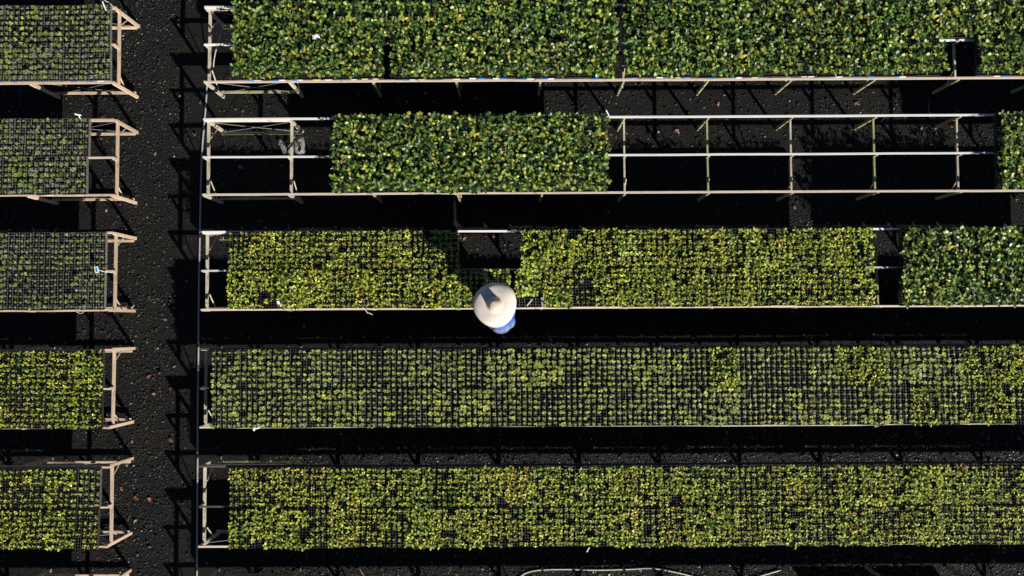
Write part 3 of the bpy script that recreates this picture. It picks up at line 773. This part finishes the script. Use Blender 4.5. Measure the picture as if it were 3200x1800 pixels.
stake(0, (1031, 232), (1029, 222), .88, .96, .012, M_white, 'small white cross tag at the front of the top right bench', ((1031, 229), (.045, .012), 0, .93))
stake(0, (1692, 930), (1697, 958), .87, .85, .016, M_wire, 'grey strip along the tray edge right of the hat')
def blue_tag():
    p = at(348, 850, .80)
    root = link('plant_tag', None, None, p); tag(root, 'blue-faced white tag on a curved stem at the end of the middle left bench', 'plant tag', 'plant tags and stakes')
    pts = [at(348, 850, .80) - p, at(336, 850, .90) - p, at(322, 848, .93) - p, at(310, 843, .94) - p]
    s = MB(); s.tube(smoothpath(pts), .006, 7); link('stem', s.mesh('stem', M_white, True), root)
    c = at(302, 843, .945) - p; rt = Euler((.2, -.1, .12)).to_matrix()
    s = MB(); s.box(c, (.052, .086, .006), rt); hd = link('tag_head', s.mesh('tag_head', M_white), root)
    s = MB(); s.box(c + rt @ Vector((0, 0, .005)), (.026, .058, .003), rt); link('blue_face', s.mesh('blue_face', M_blue), hd)
blue_tag()
def paper():
    p = at(988, 118, 1.03); b = MB(); n = 5
    rg = random.Random(4); vs = [(-.05 + .1 * i / n, -.03 + .06 * j / n + .02 * i / n, rg.uniform(0, .02)) for i in range(n + 1) for j in range(n + 1)]
    b.add(vs, [(i * (n + 1) + j, (i + 1) * (n + 1) + j, (i + 1) * (n + 1) + j + 1, i * (n + 1) + j + 1) for i in range(n) for j in range(n)])
    tag(link('paper_scrap', b.mesh('paper_scrap', M_white), None, p), 'crumpled white scrap caught on the leaves of the top right bench', 'scrap')
paper()

def grey_cloth():
    """crumpled grey garment lying under the half-empty bench"""
    m, nt_, P, N, L = mat('grey_cotton')
    n = noise(N, L, 9, 5, .6); r = ramp(N, [(.3, (.13, .125, .115)), (.7, (.30, .285, .26))]); L.new(n.outputs[0], r.inputs[0])
    L.new(r.outputs[0], P.inputs['Base Color']); P.inputs['Roughness'].default_value = .9
    root = link('cloth_bundle', None, None, at(915, 458, 0)); base = root.location
    tag(root, 'crumpled grey garment lying on the dark ground under the half-empty bench', 'garment')
    def lump(name, outline, h, mm, seed, z0=.012):
        rg = random.Random(seed); c = [at(a, b_, .02) - base for a, b_ in outline]
        cen = sum(c, Vector()) / len(c); rings = 6; vs = []; fs = []; k_ = len(c)
        for i in range(rings + 1):
            t = i / rings
            for j, p in enumerate(c):
                q = cen.lerp(p, 1 - t * .98); z = z0 + h * math.sin(min(1, t * 1.6) * math.pi / 2) * (1 + .35 * math.sin(j * 2.1 + i * 1.3 + seed)) * (1 if i else 0) + rg.uniform(0, .008)
                vs.append((q.x + rg.gauss(0, .003), q.y + rg.gauss(0, .003), max(.003, z)))
        for i in range(rings):
            for j in range(k_): fs.append((i * k_ + j, i * k_ + (j + 1) % k_, (i + 1) * k_ + (j + 1) % k_, (i + 1) * k_ + j))
        fs.append(tuple(rings * k_ + j for j in range(k_)))
        b = MB(); b.add(vs, fs); o = link(name, b.mesh(name, mm, True), root)
        s = o.modifiers.new('sub', 'SUBSURF'); s.levels = 1; s.render_levels = 2
    lump('garment_back', [(922, 424), (936, 421), (948, 425), (952, 440), (953, 460), (955, 478), (952, 488), (940, 490), (928, 486), (920, 482), (916, 462), (914, 440)], .07, m, 2)
    lump('sleeve', [(873, 430), (879, 433), (886, 446), (894, 458), (898, 470), (898, 484), (890, 488), (882, 480), (878, 462), (870, 452), (865, 449), (867, 436)], .05, m, 5)
    lump('garment_front', [(899, 462), (910, 458), (918, 466), (918, 480), (914, 492), (902, 490), (897, 478)], .05, plain('beige_cotton', (.30, .25, .19), .9), 8)
    b = MB(); b.tube(smoothpath([at(932, 446, .11) - base, at(937, 456, .115) - base, at(940, 466, .11) - base, at(935, 475, .10) - base]), .010, 7); link('strap', b.mesh('strap', M_black, True), root)
    b = MB(); b.tube(smoothpath([at(897, 446, .05) - base, at(904, 441, .07) - base, at(908, 447, .08) - base, at(902, 455, .08) - base, at(899, 460, .07) - base]), .014, 8); link('strap', b.mesh('strap', M_black, True), root)
grey_cloth()

# fallen leaves
FL = [(466, 1178, 'russet', 'nearest the end of the fourth left bench'), (482, 1231, 'russet', 'below the larger russet one beside the fourth left bench'), (533, 1216, 'brown', 'in the path level with the fourth left bench\'s middle rail'), (415, 1380, 'pinkish', 'in the alley above the bottom left bench'), (534, 1374, 'brown', 'by the pipe above the bottom right bench'), (640, 1079, 'orange', 'at the corner of the fourth right bench'),
      (466, 1559, 'orange', 'on the path beside the bottom left bench'), (425, 1630, 'cream', 'near the leg of the bottom left bench'), (424, 1555, 'brown', 'close to the middle of the bottom left bench end'), (380, 1530, 'russet', 'beneath the end of the bottom left bench'), (2243, 328, 'pinkish', 'in the lit alley below the top right bench'), (2675, 325, 'pinkish', 'at the right end of the lit alley'), (2880, 402, 'cream', 'inside the bare frame near its right end'), (2973, 394, 'russet', 'inside the last bare frame before the leafy end'), (2115, 410, 'pinkish', 'inside the bare frame right of the leafy block'), (2482, 650, 'pinkish', 'in the shady alley below the bare frames'),
      (1452, 747, 'orange', 'on the left in the gap above the worker'), (1542, 738, 'russet', 'under the back rail in the gap above the worker'), (904, 1080, 'orange', 'behind the fourth right bench left of the middle'), (760, 345, 'brown', 'in the alley above the half-empty bench'), (626, 322, 'brown', 'beside the top of the long pipe'), (515, 1000, 'cream', 'on the path left of the worker\'s bench')]
FC = {'russet': (.40, .13, .06), 'brown': (.16, .075, .03), 'pinkish': (.42, .23, .17), 'orange': (.50, .20, .08), 'cream': (.60, .48, .36)}
for i, (px, py, c, wh) in enumerate(FL):
    rg = random.Random(70 + i); F = Foliage(); sz = rg.uniform(.05, .08)
    F.leaf((-sz / 2, 0, 0), 0, .5, sz, sz * rg.uniform(.5, .75), rg.uniform(1.0, 1.6), rg.uniform(.2, .6), np.array(FC[c]), rg.gauss(0, .2))
    if rg.random() < .5: F.leaf((-.01, .01, .005), rg.uniform(1, 2.4), .4, sz * .6, sz * .35, 1.2, .5, np.array(FC[c]) * 1.2)
    o = link('fallen_leaf', F.mesh('fallen_leaf', M_dry), None, at(px, py, .012), (0, 0, rg.uniform(0, 6.28)))
    tag(o, f'{c} fallen leaf {wh}', 'leaf', 'dry leaves fallen on the ground')
